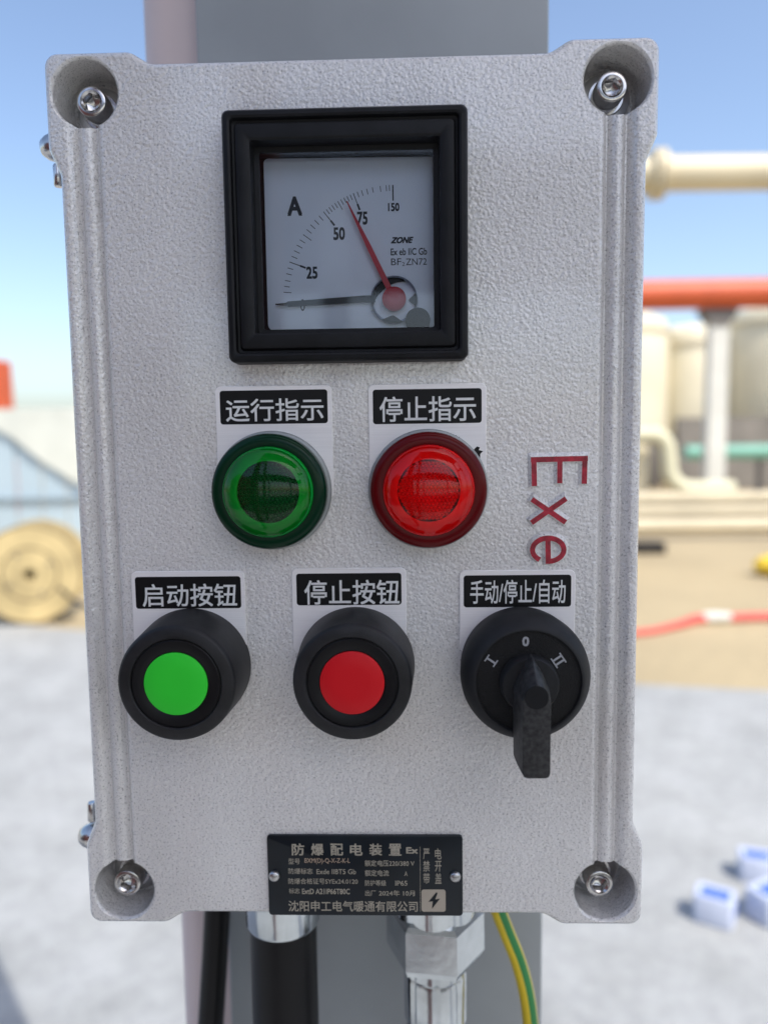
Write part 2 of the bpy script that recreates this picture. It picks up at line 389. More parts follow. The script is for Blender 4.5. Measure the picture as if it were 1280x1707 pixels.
# --- ammeter
am = finish('ammeter', loft([(rrect(-1.15, 88.8, 39, 39.5, 2.2), -.02), (rrect(-1.15, 88.8, 39, 39.5, 2.2), -7.2), (rrect(-1.15, 88.8, 38.8, 39.3, 2.1), -8.0), (rrect(-1.15, 88.8, 38.2, 38.7, 1.9), -8.7),
    (rrect(-1.15, 88.8, 37.0, 37.5, 1.6), -8.9), (rrect(-1.15, 88.8, 36.3, 36.8, 1.4), -8.6), (rrect(-1.15, 88.8, 35.9, 36.4, 1.2), -6.9), (rrect(-1.15, 88.8, 35.2, 35.6, 1.2), -6.7), (rrect(-1.15, 88.8, 34.6, 35.0, 1.2), -8.1),
    (rrect(-1.15, 88.8, 33.9, 34.3, 1.0), -8.3), (rrect(-1.15, 88.8, 30.8, 30.8, .8), -8.1), (rrect(-1.15, 88.8, 30.2, 30.2, .7), -7.7), (rrect(-1.15, 88.8, 29.9, 29.9, .7), -2.2), (rrect(-1.15, 88.8, 28.3, 28.3, .6), -2.0),
    (rrect(-1.15, 88.8, 28.2, 28.2, .6), -.9)], caps=(False, False)), BLK, root, 28)
am.name = 'meter_bezel'
bm = loft([(rrect(-1.15, 88.5, 29.5, 29.2, 1), -.8), (rrect(-1.15, 88.5, 30.5, 29.9, 1), 7.0)], caps=(False, True))
finish('meter_case', bm, BLKG, root)
DP = 5.0
dial = finish('meter_dial', slab(rpoly([(-29.2, 61.0, 2.4), (28.6, 60.2, 1.0), (28.6, 117.0, 1.5), (-29.2, 117.6, 1.5)]), DP, DP + 1.2), DIALW, root)
HX, HZ = 13.9, 70.6
def radial(a, r0, r1, wd, bm):
    a = math.radians(a); c, s = math.cos(a), math.sin(a)
    return bar(HX + r0 * c, HZ + r0 * s, HX + r1 * c, HZ + r1 * s, wd, DP - .06, DP, bm)
bm = bmesh.new()
ticks = [(175, .93), (172, .95), (169, .95), (165.5, .95), (162.5, .95)] + [(159.4 - 31 * k / 10, .945) for k in range(1, 10)] + [(128.4 - 17.8 * k / 10, .95) for k in range(1, 10)] + [(108.5, .95), (106.2, .95), (103.5, .95), (100.5, .955), (96.5, .95), (93.4, .95), (91.8, .95)]
RO = 37.6
for a, k in ticks:
    if abs(a - 143.9) < .1 or abs(a - 119.5) < .1: k -= .035
    radial(a, RO * k, RO, .22, bm)
for a in (159.4, 128.4, 110.6): radial(a, RO * .845, RO * .90, .62, bm); radial(a, RO * .9, RO, .26, bm)
radial(90, RO * .865, RO * 1.0, .42, bm)
finish('scale_ticks', bm, INK, dial)
d = DP - .08
for s, x0, z0, x1, z1, o in (('A', -21.6, 98.9, -16.6, 105.2, .016), ('25', -15.7, 78.1, -11.9, 82.2, .015), ('50', -6.3, 90.7, -2.4, 94.9, .015), ('75', 1.8, 95.5, 5.3, 99.8, .015),
                       ('150', 12.2, 99.7, 16.0, 102.4, .015), ('0', -18.0, 67.5, -16.4, 71.5, 0)):
    text(s, x0, z0, x1, z1, d, INK, dial, o * 2)
text('ZONE', 12.95, 89.2, 20.6, 91.3, d, INK, dial, .045, shear=.35)
text('Ex eb IIC Gb', 12.9, 85.3, 25.1, 87.6, d, INK, dial, .015)
text('BF', 13.0, 82.1, 16.4, 84.3, d, INK, dial); text('2', 16.7, 81.8, 17.6, 83.0, d, INK, dial); text('ZN72', 18.0, 82.0, 25.0, 84.2, d, INK, dial)
finish('glint_dot', lathe([(.45, 2.6), (.3, 2.2), (0, 2.1)], HX - 7.3, HZ - 3.6, 12), STEEL, root, 60)  # glint on the clear hub housing, modelled as a tiny steel cone
# zero arm, hub housing, adjuster, pointer
bm = slab([(-21.9, 68.9), (4, 69.9), (7.5, 69.9), (7.5, 72.0), (4, 72.0), (-21.9, 70.5), (-22.6, 70.1), (-22.6, 69.3)], 3.2, 4.4)
slab([(-26.3, 69.55), (-22.5, 69.2), (-22.5, 70.1), (-26.3, 69.85)], 3.3, 4.2, bm)
finish('zero_arm', bm, BLK, root)
finish('hub_housing', lathe([(7.9, 4.9), (7.9, 3.2), (7.2, 2.4), (7.1, 4.2)], HX, HZ - .2, 56), clear_mat('smoked_clear', (.55, .60, .72), .02, 1.5), root, 40)
bm = bmesh.new()
for a0, a1 in ((50, 200), (236, 292), (343, 378)):
    n = 10; P1 = [(HX + 7.6 * math.cos(math.radians(a0 + (a1 - a0) * k / n)), HZ - .2 + 7.6 * math.sin(math.radians(a0 + (a1 - a0) * k / n))) for k in range(n + 1)]
    P2 = [(HX + (7.6 - 2.6 * math.sin(PI * k / n)) * math.cos(math.radians(a0 + (a1 - a0) * k / n)), HZ - .2 + (7.6 - 2.6 * math.sin(PI * k / n)) * math.sin(math.radians(a0 + (a1 - a0) * k / n))) for k in range(1, n)]
    slab(P1 + P2[::-1], 4.3, 4.8, bm)
finish('hub_arcs', bm, BLKG, root)  # dark crescent arcs inside the clear hub housing
finish('adjuster_knob', lathe([(4.2, 4.9), (4.2, 2.6), (3.6, 2.0), (0, 1.9)], 21.8, 63.4, 40), GRAIN, root, 35)
finish('hub_cap', lathe([(4.0, 4.0), (4.0, 2.3), (3.4, 1.7), (1.2, 1.5), (0, 1.7)], HX, HZ, 40), REDP, root, 40)
dx, dz = -1.4 - HX, 102.6 - HZ; l = math.hypot(dx, dz); ux, uz = dx / l, dz / l
bm = slab([(HX - uz * .95, HZ + ux * .95), (HX + uz * .95, HZ - ux * .95), (HX + dx * .55 + uz * .8, HZ + dz * .55 - ux * .8), (HX + dx + uz * .18, HZ + dz - ux * .18), (HX + dx - uz * .18, HZ + dz + ux * .18), (HX + dx * .55 - uz * .8, HZ + dz * .55 + ux * .8)], 2.4, 2.9)
finish('pointer', bm, REDP, root)
GLASS = clear_mat('meter_glass', (.87, .93, 1), .01, 1.58)
finish('meter_glass', loft([(rrect(-1.15, 88.8, 29.2, 29.2, 1.2), -1.7)], caps=(True, False)), GLASS, root)

# --- aluminium legend plates
PL = thing
def legend(cx, zt, zb, body, tb, bx=None, off=.01):
    bx = bx or (18.2, zt - 1.3, zt - 12.5)
    pl = finish('legend_plate', loft([(rrect(cx, (zt + zb) / 2, 19.7, (zt - zb) / 2, 1.8), 0.02), (rrect(cx, (zt + zb) / 2, 19.7, (zt - zb) / 2, 1.8), -.65), (rrect(cx, (zt + zb) / 2, 19.55, (zt - zb) / 2 - .15, 1.7), -.8)]), BRUSH, root, 30)
    finish('black_field', slab(rrect(cx, (bx[1] + bx[2]) / 2, bx[0], (bx[1] - bx[2]) / 2, 1.0), -.86, -.80), BLKG, pl, 30)
    text(body, *tb, -.92, WPRINT, pl, off)
    return pl
legend(-27.05, 42.1, 4, '运行指示', (-43.3, 30.3, -10.2, 37.9), (18.2, 40.7, 29.4))
l2 = legend(24.6, 42.0, 4, '停止指示', (8.6, 29.5, 40.9, 37.9), (18.2, 40.3, 28.8))
legend(-58.6, -20.9, -50, '启动按钮', (-74.6, -33.2, -41.6, -25.2), (18.4, -22.7, -33.9))
legend(-2.8, -20.3, -50, '停止按钮', (-18.2, -32.9, 14.6, -24.3), (18.1, -22.0, -33.1))
legend(54.9, -21.5, -50, '手动/停止/自动', (38.8, -33.0, 71.3, -24.7), (18.3, -23.1, -34.2))
bm = slab([(37.0, 20.6), (38.8, 21.2), (40.0, 19.7), (41.2, 20.9), (42.2, 20.6), (41.8, 19.7), (43.3, 19.3), (42.3, 18.4), (42.3, 17.2), (41.4, 16.4), (41.2, 17.6), (39.5, 17.2)], -.88, -.80)
slab([(33.6, 23.6), (34.2, 24.9), (34.6, 24.1), (35.4, 24.2), (35.5, 23.2)], -.88, -.80, bm)
finish('torn_black_film', bm, BLKG, l2)

# --- pilot lamps
def lamp(cx, cz, name, tint, ringc, discc, rimc):
    lp = finish('lamp_collar', lathe([(20.2, -.1), (20.2, -2.6), (19.9, -3.2), (19.0, -3.6), (17, -3.6)], cx, cz), COLLAR, root, 30)
    RIM = mat(name + '_rim', rimc, .22, var=.1, spec=.18)
    rim = finish('lamp_rim', lathe([(18.0, -3.4), (18.9, -3.7), (19.25, -4.5), (19.3, -7.6), (19.0, -8.8), (18.4, -9.6), (17.4, -10.0), (16.3, -10.1), (15.4, -10.05), (15.0, -10.0)], cx, cz), RIM, root, 50)
    finish('reflector_ring', lathe([(15.2, -9.2), (14.6, -11.6), (10.3, -10.2), (10.2, -9.6)], cx, cz), mat(name + '_ring', ringc, .35, var=.05), rim, 60)
    # faceted lens disc: hexagonal field of little pyramids
    bm = bmesh.new(); p = 1.3
    for i in range(-12, 13):
        for j in range(-12, 13):
            x = (i + (j % 2) * .5) * p; z = j * p * .866
            if x * x + z * z > 9.9 ** 2: continue
            v = [bm.verts.new(V(cx + x + .56 * p * math.cos(PI / 6 + k * PI / 3), cz + z + .56 * p * math.sin(PI / 6 + k * PI / 3), -9.6)) for k in range(6)]
            t = bm.verts.new(V(cx + x, cz + z + .1, -10.15))
            for k in range(6): bm.faces.new((v[k], v[(k + 1) % 6], t))
    DM = mat(name + '_disc', discc, .4, var=.2, scale=100)
    tag(finish('prism_lens', bm, DM, rim), kind='stuff')
    dome = [(15.1, -9.6)] + [(15.0 * math.cos(a), -10.0 - 6.6 * math.sin(a)) for a in [PI / 2 * k / 12 for k in range(0, 13)]]
    finish('lamp_dome', lathe(dome, cx, cz), clear_mat(name + '_dome', tint, .09, 1.36), rim, 60)
lamp(-28.15, 6.9, 'green', (.25, .80, .42), (.015, .55, .14), (.012, .055, .03), (.0006, .022, .009))
lamp(24.65, 6.8, 'red', (1.0, .28, .28), (.95, .04, .05), (.60, .012, .02), (.09, .0015, .003))

# --- push buttons
def button(cx, cz, cap, name):
    g = finish('button_guard', lathe([(20.3, -.1), (20.35, -1.6), (19.9, -10), (19.35, -19.4), (19.0, -20.6), (18.2, -21.2), (15.2, -21.3), (14.9, -21.0), (14.7, -20.4), (14.4, -20.4)], cx, cz, 96), GUARD, root, 40)
    finish('button_ring', lathe([(14.55, -19.5), (14.5, -20.9), (14.2, -21.15), (10.8, -21.1), (10.55, -20.9), (10.5, -20.0)], cx, cz, 72), BLKG, g, 40)
    finish(name, lathe([(10.45, -19.8), (10.4, -21.1), (10.1, -21.35), (5, -21.45), (0, -21.5)], cx, cz, 72), cap, g, 40)
button(-57.9, -54.2, GCAP, 'green_cap')
button(-.75, -54.1, RCAP, 'red_cap')

# --- rotary switch
CX, CZ = 56.0, -54.6
bell = finish('switch_bell', lathe([(20.4, -.1), (20.6, -1.5), (21.3, -9.5), (21.3, -12), (20.9, -14.5), (19.6, -17.6), (18.0, -19.4), (17.2, -19.9), (16.9, -19.8), (16.7, -19.0)], CX, CZ, 96), BLK2, root, 60)
finish('switch_dial', lathe([(16.75, -19.0), (9.6, -19.0), (9.5, -19.2), (0, -19.2)], CX, CZ, 80), GRAIN, bell, 30)
text('0', 53.9, -42.9, 56.1, -39.7, -19.12, SYM, bell, .03)
bm = bmesh.new()
def sym(ax, az, ang, n):
    a = math.radians(ang); c, s = math.cos(a), math.sin(a)
    def L(x0, z0, x1, z1, w): bar(ax + x0 * c - z0 * s, az + x0 * s + z0 * c, ax + x1 * c - z1 * s, az + x1 * s + z1 * c, w, -19.12, -19.04, bm)
    hw = 1.3 if n == 1 else 1.9
    L(-hw, 1.65, hw, 1.65, .45); L(-hw, -1.65, hw, -1.65, .45)
    for x in ([0] if n == 1 else [-.8, .8]): L(x, -1.43, x, 1.43, .65)
sym(44.0, -47.6, 56, 1); sym(65.5, -47.6, -56, 2)
finish('position_marks', bm, SYM, bell)
finish('switch_hub', lathe([(9.4, -19.1), (9.2, -22.5), (8.6, -23.4), (0, -23.8)], CX, CZ, 56), BLK2, bell, 40)
def hl(pts, d): return ([(CX + x, CZ + z) for x, z in pts], d)
lo = [(0, 10.5), (3.6, 4.5), (6.0, -1), (5.4, -10), (5.3, -22.9), (4.9, -23.9), (3.9, -24.2), (-3.9, -24.2), (-4.9, -23.9), (-5.3, -22.9), (-5.4, -10), (-6.0, -1), (-3.6, 4.5)]
md = [(0, 9.6), (3.2, 4.6), (5.4, -1), (5.1, -10), (5.0, -23.5), (4.6, -24.5), (3.6, -24.8), (-3.6, -24.8), (-4.6, -24.5), (-5.0, -23.5), (-5.1, -10), (-5.4, -1), (-3.2, 4.6)]
hi = [(0, 4.4), (2.1, 3.2), (4.2, -1), (4.2, -10), (4.2, -23.7), (3.8, -24.8), (2.8, -25.2), (-2.8, -25.2), (-3.8, -24.8), (-4.2, -23.7), (-4.2, -10), (-4.2, -1), (-2.3, 3.2)]
bm = loft([hl(lo, -22.0), hl(md, -27), hl(hi, -35)])
bmesh.ops.bevel(bm, geom=[e for e in bm.edges], offset=.0004, segments=2, affect='EDGES', profile=.6)
hd = finish('switch_handle', bm, mat('worn_handle', (.045, .045, .045), .5, c2=(.007, .007, .008), scale=600, bump=.4, bscale=700, bdist=.0002, spec=.35, detail=8), root, 35)
finish('handle_cap', lathe([(3.7, -34.6), (3.7, -35.1), (3.5, -35.25), (0, -35.25)], CX - .1, CZ + .3, 40), BLK, hd, 35)

# --- raised letters on the lid, red enamel on top
def stroke_poly(kind, wd, dz, d0, d1, mi, bm):
    n0 = len(bm.faces)
    def P4(x0, z0, x1, z1, wd, e):
        v = Vector((x1 - x0, z1 - z0)).normalized(); n = Vector((-v.y, v.x)) * wd / 2; v *= e
        return [(x0 - v.x + n.x, z0 - v.y + n.y), (x0 - v.x - n.x, z0 - v.y - n.y), (x1 + v.x - n.x, z1 + v.y - n.y), (x1 + v.x + n.x, z1 + v.y + n.y)]
    def B(x0, z0, x1, z1, k=0):
        if mi: bar(x0, z0 + dz, x1, z1 + dz, wd, d0 + k, d1, bm)
        else: loft([(P4(x0, z0 + .25, x1, z1 + .25, 3.9, .9), .05), (P4(x0, z0, x1, z1, 1.9, 0), d0 + k)], bm=bm)
    if kind == 'E':
        B(59.2, 16.3, 78.2, 16.5)
        for i, x in enumerate((60.2, 68.9, 77.2)): B(x, 16.3 + wd / 2 * 0, x + (.25, 0, -.1)[i], (7.4, 8.3, 8.0)[i], .01 * (i + 1))
    elif kind == 'x':
        B(59.6, 3.0, 71.0, -5.0); B(59.5, -5.0, 71.1, 3.1, .01)
    else:
        n = 30; A = [math.radians(-88 + (238 + 88) * k / n) for k in range(n + 1)]
        o_ = [(65.2 + (5.3 + wd / 2) * math.cos(a), -14.3 + dz + (4.0 + wd / 2) * math.sin(a)) for a in A]
        i_ = [(65.2 + (5.3 - wd / 2) * math.cos(a), -14.3 + dz + (4.0 - wd / 2) * math.sin(a)) for a in A]
        if mi:
            for k in range(n): slab([o_[k], o_[k + 1], i_[k + 1], i_[k]], d0, d1, bm)
        else:
            c_ = lambda R_, a: (65.2 + (5.3 + R_) * math.cos(a), -14.3 + (4.0 + R_) * math.sin(a))
            for k in range(n):
                a, b = A[k], A[k + 1]
                loft([([(c_(1.9, a)[0], c_(1.9, a)[1] + .25), (c_(1.9, b)[0], c_(1.9, b)[1] + .25), c_(-1.8, b), c_(-1.8, a)], .05), ([c_(.95, a), c_(.95, b), c_(-.95, b), c_(-.95, a)], d0)], bm=bm)
        B(65.1, -10.4, 65.3, -19.1, .01)
    bm.faces.ensure_lookup_table()
    for f in bm.faces[n0:]: f.material_index = mi
for kind in 'Exe':
    bm = bmesh.new()
    stroke_poly(kind, 3.0, 0, -1.25, .05, 0, bm); stroke_poly(kind, 1.75, -.1, -1.34, -.9, 1, bm)
    finish('raised_letter', bm, [HAM, REDPAINT], lid)

# --- type plate
tp = finish('type_plate', loft([(rrect(1.1, -131.6, 34.8, 15.1, 1.2), .02), (rrect(1.1, -131.6, 34.8, 15.1, 1.2), -.9), (rrect(1.1, -131.6, 34.6, 14.9, 1.1), -1.02)]), PLATEB, root, 30)
for i, x in enumerate((-31.4, 33.3)):
    finish('rivet', lathe([(2.0, -1.0), (1.9, -1.7), (1.5, -2.1), (.8, -2.35), (0, -2.42)], x, -131.7, 28), ALU, tp, 60)
dd = -1.07
SM = {}
def T(s, x0, z1, x1, z0, off=.008, m=None, **k): text(s, x0, z0, x1, z1, dd, m or GOLDP, tp, off, **k)
for i, ch in enumerate('防爆配电装置'):
    x = -24.9 + i * 6.93; T(ch, x, -119.5, x + 4.5, -124.0, .022)
T('Ex', 15.9, -120.8, 20.1, -123.2, .03)
T('型号', -26.2, -125.1, -22.1, -127.3); T('BXM(D)-Q-X-Z-K-L', -20.4, -125.0, -4.1, -127.3, m=mat('gold_print_warm', (.40, .30, .22), .5, var=.2, scale=900))
T('额定电压220/380 V', 1.1, -125.7, 18.8, -128.0)
T('防爆标志', -26.3, -128.8, -17.6, -131.0); T('Exde IIBT5 Gb', -16.2, -129.1, -2.1, -131.0)
T('额定电流', 1.1, -129.4, 9.7, -131.7); T('A', 15.2, -129.9, 16.3, -131.6)
T('防爆合格证号SYEx24.0120', -26.4, -132.6, -1.5, -134.8)
T('防护等级', 1.1, -133.2, 8.6, -135.4); T('IP65', 11.9, -133.4, 16.2, -135.3)
T('标志', -26.3, -136.4, -22.4, -138.4); T('ExtD A21IP66T80C', -21.6, -136.5, -4.4, -138.6, .02)
T('出厂', 1.1, -137.0, 4.9, -139.2); T('2024年 10月', 6.0, -137.0, 18.8, -139.2)
T('沈阳申工电气暖通有限公司', -26.6, -141.1, 19.8, -145.2, .012)
for i, ch in enumerate('严禁带'): T(ch, 21.9, -121.3 - i * 4.6, 24.2, -125.3 - i * 4.6)
for i, ch in enumerate('电开盖'): T(ch, 26.1, -121.3 - i * 4.6, 28.4, -125.3 - i * 4.6)
bm = bmesh.new(); bar(20.85, -120.7, 20.75, -145.1, .14, -1.07, -1.02, bm)
finish('printed_line', bm, GOLDP, tp)
ICON = mat('beige_field', (.40, .35, .28), .5, var=.08)
finish('warning_field', slab(rrect(25.5, -140.9, 4.3, 4.2, .9), -1.06, -1.02), ICON, tp)
bm = slab([(26.6, -137.6), (23.6, -141.4), (25.2, -141.1), (24.9, -144.0), (27.8, -140.1), (26.1, -140.4), (26.9, -138.2)], -1.10, -1.065)
finish('lightning_mark', bm, PLATEB, tp)

# ================================================================== CABLES UNDER THE BOX
def P3(x, z, d): return (x * S, d * S, LZ + z * S)
g1 = thing('cable_conduit', 'thick black cable in a smooth silver gland under the left half of the box', 'cable', P3(-37, -144, 46))
def sub(bm):  # bring world coordinates under the thing placed at loc
    return bm
def under(name, prof, x, d, m, parent, seg=48, shape=None, smooth=35):
    bm = bmesh.new(); rings = []
    for r, z in prof:
        pts = circ(r, seg) if shape is None else shape(r, seg)
        rings.append([bm.verts.new(Vector((a * S, b * S, (z + 144) * S))) for a, b in pts])
    for a, b in zip(rings, rings[1:]):
        for i in range(seg): bm.faces.new((a[i], a[(i + 1) % seg], b[(i + 1) % seg], b[i]))
    bm.faces.new(rings[0]); bm.faces.new(rings[-1])
    return finish(name, bm, m, parent, smooth)
under('gland', [(15.6, -143), (15.6, -178.5), (15.2, -179.5), (14.4, -180)], -37, 46, ZINC, g1)
under('cable', [(14.1, -178), (14.1, -300), (14.1, -700), (14.1, -1380)], -37, 46, BLKG, g1)
g2 = thing('cable_gland', 'silver hexagonal cable gland with ribbed sleeve under the right half of the box', 'cable gland', P3(27.5, -144, 46))
under('gland_neck', [(17.0, -143), (17.0, -175), (15.8, -176.5)], 0, 0, ZINC, g2)
def hx(r, seg): return [(k[0], k[1]) for k in [(x * math.cos(.12) + y * math.sin(.12), -x * math.sin(.12) + y * math.cos(.12)) for x, y in hexring(r, seg)]]
under('hex_nut', [(18.6, -173), (20.6, -174.5), (20.8, -191), (19.4, -194), (14.5, -196.5)], 0, 0, ZINC, g2, shape=hx, smooth=20)
under('sleeve', [(13.3, -194), (13.4, -200), (13.0, -201), (13.4, -203), (13.4, -221.5), (12.4, -223.5)], 0, 0, ZINC, g2, shape=lambda r, s: [(q[0] * (1 if i % 6 else .93), q[1] * (1 if i % 6 else .93)) for i, q in enumerate(circ(r, s))], smooth=14)
under('hose', [(12.2, -222), (12.2, -300), (12.2, -1380)], 0, 0, BLK2, g2)
# earth wire: yellow with a green stripe
YEL = mat('yellow_insulation', (.78, .58, .02), .35, var=.06); GRN = mat('green_insulation', (.02, .22, .05), .35, var=.06)
path = [P3(50, -150, 52), P3(51.5, -165, 53), P3(54.5, -178, 54), P3(59, -191, 55), P3(63.5, -203, 55.5), P3(67, -216, 56), P3(69.2, -230, 56), P3(70, -246, 56), P3(70, -300, 56), P3(67, -420, 60), P3(60, -700, 64), P3(60, -1385, 64)]
fine = []
for i in range(len(path) - 1):
    p0, p1, p2, p3 = [Vector(path[max(0, min(len(path) - 1, i + k))]) for k in (-1, 0, 1, 2)]
    for t in (0, .25, .5, .75):
        fine.append(.5 * ((2 * p1) + (p2 - p0) * t + (2 * p0 - 5 * p1 + 4 * p2 - p3) * t * t + (3 * p1 - p0 - 3 * p2 + p3) * t ** 3))
fine.append(Vector(path[-1]))
bm = bmesh.new(); rings = []; seg = 24
for i, p in enumerate(fine):
    t = (fine[min(i + 1, len(fine) - 1)] - fine[max(i - 1, 0)]).normalized(); fy = Vector((0, -1, 0)); fy = (fy - t * fy.dot(t)).normalized(); sd = t.cross(fy)
    rings.append([bm.verts.new(p + (fy * math.cos(2 * PI * k / seg) + sd * math.sin(2 * PI * k / seg)) * .0034) for k in range(seg)])
for a, b in zip(rings, rings[1:]):
    for k in range(seg):
        f = bm.faces.new((a[k], a[(k + 1) % seg], b[(k + 1) % seg], b[k])); f.material_index = 1 if k in (20, 21, 22, 23, 8, 9, 10, 11) else 0
o = finish('earth_wire', bm, [YEL, GRN], None, 60)
tag(o, 'yellow and green striped earth wire curving down from under the box', 'wire')
o = finish('black_cable', tube([P3(-72, -150, 84), P3(-74, -185, 84), P3(-77.5, -225, 85), P3(-82, -270, 86), P3(-90, -360, 86), P3(-100, -600, 86), P3(-100, -1390, 86)], .0062, 20), BLKG, None, 60)
tag(o, 'thin black cable slanting down along the pinkish column edge, left of the silver gland', 'cable')

# ================================================================== THE YARD'S THINGS, FAR TO NEAR
CREAM = mat('cream_paint', (.62, .54, .37), .5, var=.08, scale=1)
CREAM2 = mat('tank_cream', (.66, .61, .46), .55, var=.12, scale=.7)
ORANGE = mat('orange_paint', (.54, .095, .03), .5, var=.08, scale=2)
WHITE = mat('post_white', (.62, .62, .57), .6, var=.08, scale=2)
DARK = mat('dark_wall', (.14, .13, .12), .8, var=.2, scale=1)
GREENP = mat('pale_green_paint', (.18, .42, .33), .5, var=.1, scale=2)
BEIGE = mat('beige_lagging', (.60, .53, .38), .7, var=.12, scale=1.5)
BLUEW = mat('pale_blue_sheet', (.40, .50, .56), .55, var=.06, scale=.8)
WOOD = mat('drum_wood', (.50, .39, .19), .8, var=.22, scale=5, detail=8)
def hpipe(name, x0, x1, y, z, r, m, parent=None, seg=32):
    return finish(name, tube([(x0, y, z), (x1, y, z)], r, seg), m, parent, 50)
# overhead cream pipe with flange, elbow and riser
t = thing('overhead_pipe', 'cream pipe crossing high against the sky with a flanged elbow', 'pipe', (2.1, 8, 0))
def rel(o, base): o.location = Vector(o.location) - Vector(base); return o
def part(o, parent): o.parent = parent; o.location = -Vector(parent.location); return o
part(finish('pipe', tube([(2.68, 8, 4.055), (9.5, 8, 3.98)], .172, 32), CREAM, None, 50), t)
part(finish('flange', tube([(2.56, 8, 4.05), (2.61, 8, 4.05)], .25, 32), CREAM, None, 30), t)
part(finish('flange', tube([(2.63, 8, 4.05), (2.68, 8, 4.05)], .25, 32), CREAM, None, 30), t)
pts = [(2.56, 8, 4.05)] + [(2.38 - .28 * math.sin(a), 8, 3.77 + .28 * math.cos(a)) for a in [PI / 2 * k / 8 for k in range(9)]]
part(finish('elbow', tube(pts, .172, 24), CREAM, None, 60), t)
part(finish('riser', tube([(2.10, 8, 3.77), (2.10, 8, 0)], .172, 24), CREAM, None, 50), t)
# orange pipe and its post
o = hpipe('orange_pipe', 3.2, 13, 14, 3.87, .262, ORANGE); tag(o, 'thick orange pipe running level above the white post and cream tanks', 'pipe')
t = thing('pipe_support', 'white post with dark bracket carrying the thick orange pipe', 'support post', (5.68, 14.05, 0))
part(finish('post', box(5.51, 5.85, 13.95, 14.2, 0, 3.45, bev=.02), WHITE), t)
bm = bmesh.new()
for y0, y1 in ((13.93, 14.22),):
    pr = [(5.32, 3.60), (6.0, 3.60), (5.93, 3.45), (5.80, 3.30), (5.56, 3.30), (5.42, 3.45)]
    a = [bm.verts.new((x, y0, z)) for x, z in pr]; b = [bm.verts.new((x, y1, z)) for x, z in pr]
    for i in range(6): bm.faces.new((a[i], a[(i + 1) % 6], b[(i + 1) % 6], b[i]))
    bm.faces.new(a); bm.faces.new(b)
part(finish('bracket', bm, DARK), t)
part(finish('foot', box(5.42, 5.94, 13.85, 14.3, 0, .08), WHITE), t)
# tanks
def vlathe(prof, x, y, seg=48):
    bm = bmesh.new(); rings = []
    for r, z in prof: rings.append([bm.verts.new((x + r * math.cos(2 * PI * k / seg), y + r * math.sin(2 * PI * k / seg), z)) for k in range(seg)])
    for a, b in zip(rings, rings[1:]):
        for k in range(seg): bm.faces.new((a[k], a[(k + 1) % seg], b[(k + 1) % seg], b[k]))
    bm.faces.new(rings[0]); bm.faces.new(rings[-1]); return bm
def tank(x, y, r, z0, z1, lab):
    t = thing('storage_tank', lab, 'tank', (x, y, 0), 'cream storage tanks')
    part(finish('shell', vlathe([(r, z0), (r, z1 - .55), (r * .93, z1 - .25), (r * .7, z1 - .08), (r * .2, z1)], x, y), CREAM2, None, 40), t)
    part(finish('rim_band', vlathe([(r + .01, z1 - .62), (r + .05, z1 - .62), (r + .05, z1 - .52), (r + .01, z1 - .52)], x, y), BEIGE, None, 30), t)
    part(finish('plinth', vlathe([(r * .94, 0), (r * .94, z0 + .001)], x, y), DARK, None, 30), t)
tank(5.45, 21, 1.6, 1.3, 4.6, 'cream round tank nearest the control box, below the orange pipe')
tank(7.95, 21.6, 1.0, 1.3, 4.35, 'narrow cream tank seen between the first tank and the white post')
tank(10.9, 21.5, 2.3, 1.7, 4.8, 'wide pale cream tank right of the white post on a dark plinth')
o = finish('retaining_wall', box(6.6, 14, 18.6, 18.9, 0, 1.75), mat('wall_grey', (.20, .185, .165), .8, var=.2, scale=2)); tag(o, 'dark grey low wall below the wide cream tank', 'wall')
t = thing('green_pipe', 'pale green pipe running level in front of the dark wall', 'pipe', (7, 16, 0))
part(hpipe('pipe', 5.85, 12, 16, .98, .15, GREENP), t)
for x in (7.35, 9.6): part(finish('stand', box(x, x + .1, 15.95, 16.05, 0, .85), DARK), t)
t = thing('bent_pipe', 'pale beige pipe bending down to the ground left of the white post', 'pipe', (4.4, 13, 0))
pts = [(3.2, 13, 1.38), (4.15, 13, 1.38)] + [(4.2 + .28 * math.sin(a), 13, 1.1 + .28 * math.cos(a)) for a in [PI / 2 * k / 6 for k in range(7)]] + [(4.5, 13, .95)] + [(4.9 - .4 * math.cos(a), 13, .85 - .4 * math.sin(a)) for a in [PI / 2 * k / 6 for k in range(1, 7)]] + [(5.6, 13, .45)]
part(finish('pipe', tube(pts, .13, 20), mat('pale_beige_green', (.62, .60, .43), .6), None, 60), t)
o = finish('valve_cabinet', box(3.3, 4.25, 13.3, 13.9, .3, 1.2, bev=.03), mat('cabinet_beige', (.68, .62, .46), .6)); tag(o, 'beige cabinet behind the bend of the pale beige pipe', 'cabinet')
for i, (z, r, lab) in enumerate(((.46, .085, 'uppermost of the three beige ground pipes, dusty and thin'), (.29, .07, 'middle of the three beige ground pipes, in their shadowed gap'), (.10, .10, 'lowest and thickest of the three beige ground pipes'))):
    o = hpipe('ground_pipe', 2.2, 11, 11 - .15 * i, z, r, BEIGE); tag(o, lab, 'pipe', 'beige pipes along the ground')
for x in (2.6, 4.7, 7):
    pass
o = finish('pipe_sleeper', box(2.4, 10, 11.12, 11.45, 0, .36, bev=.02), mat('sleeper_beige', (.54, .47, .35), .8)); tag(o, 'long low concrete kerb behind the beige ground pipes', 'kerb')
o = finish('timber_block', box(2.55, 3.05, 8.72, 8.95, 0, .125, bev=.01), mat('black_timber', (.02, .018, .016), .8)); tag(o, 'short black block on the sand beside the control box edge', 'block')
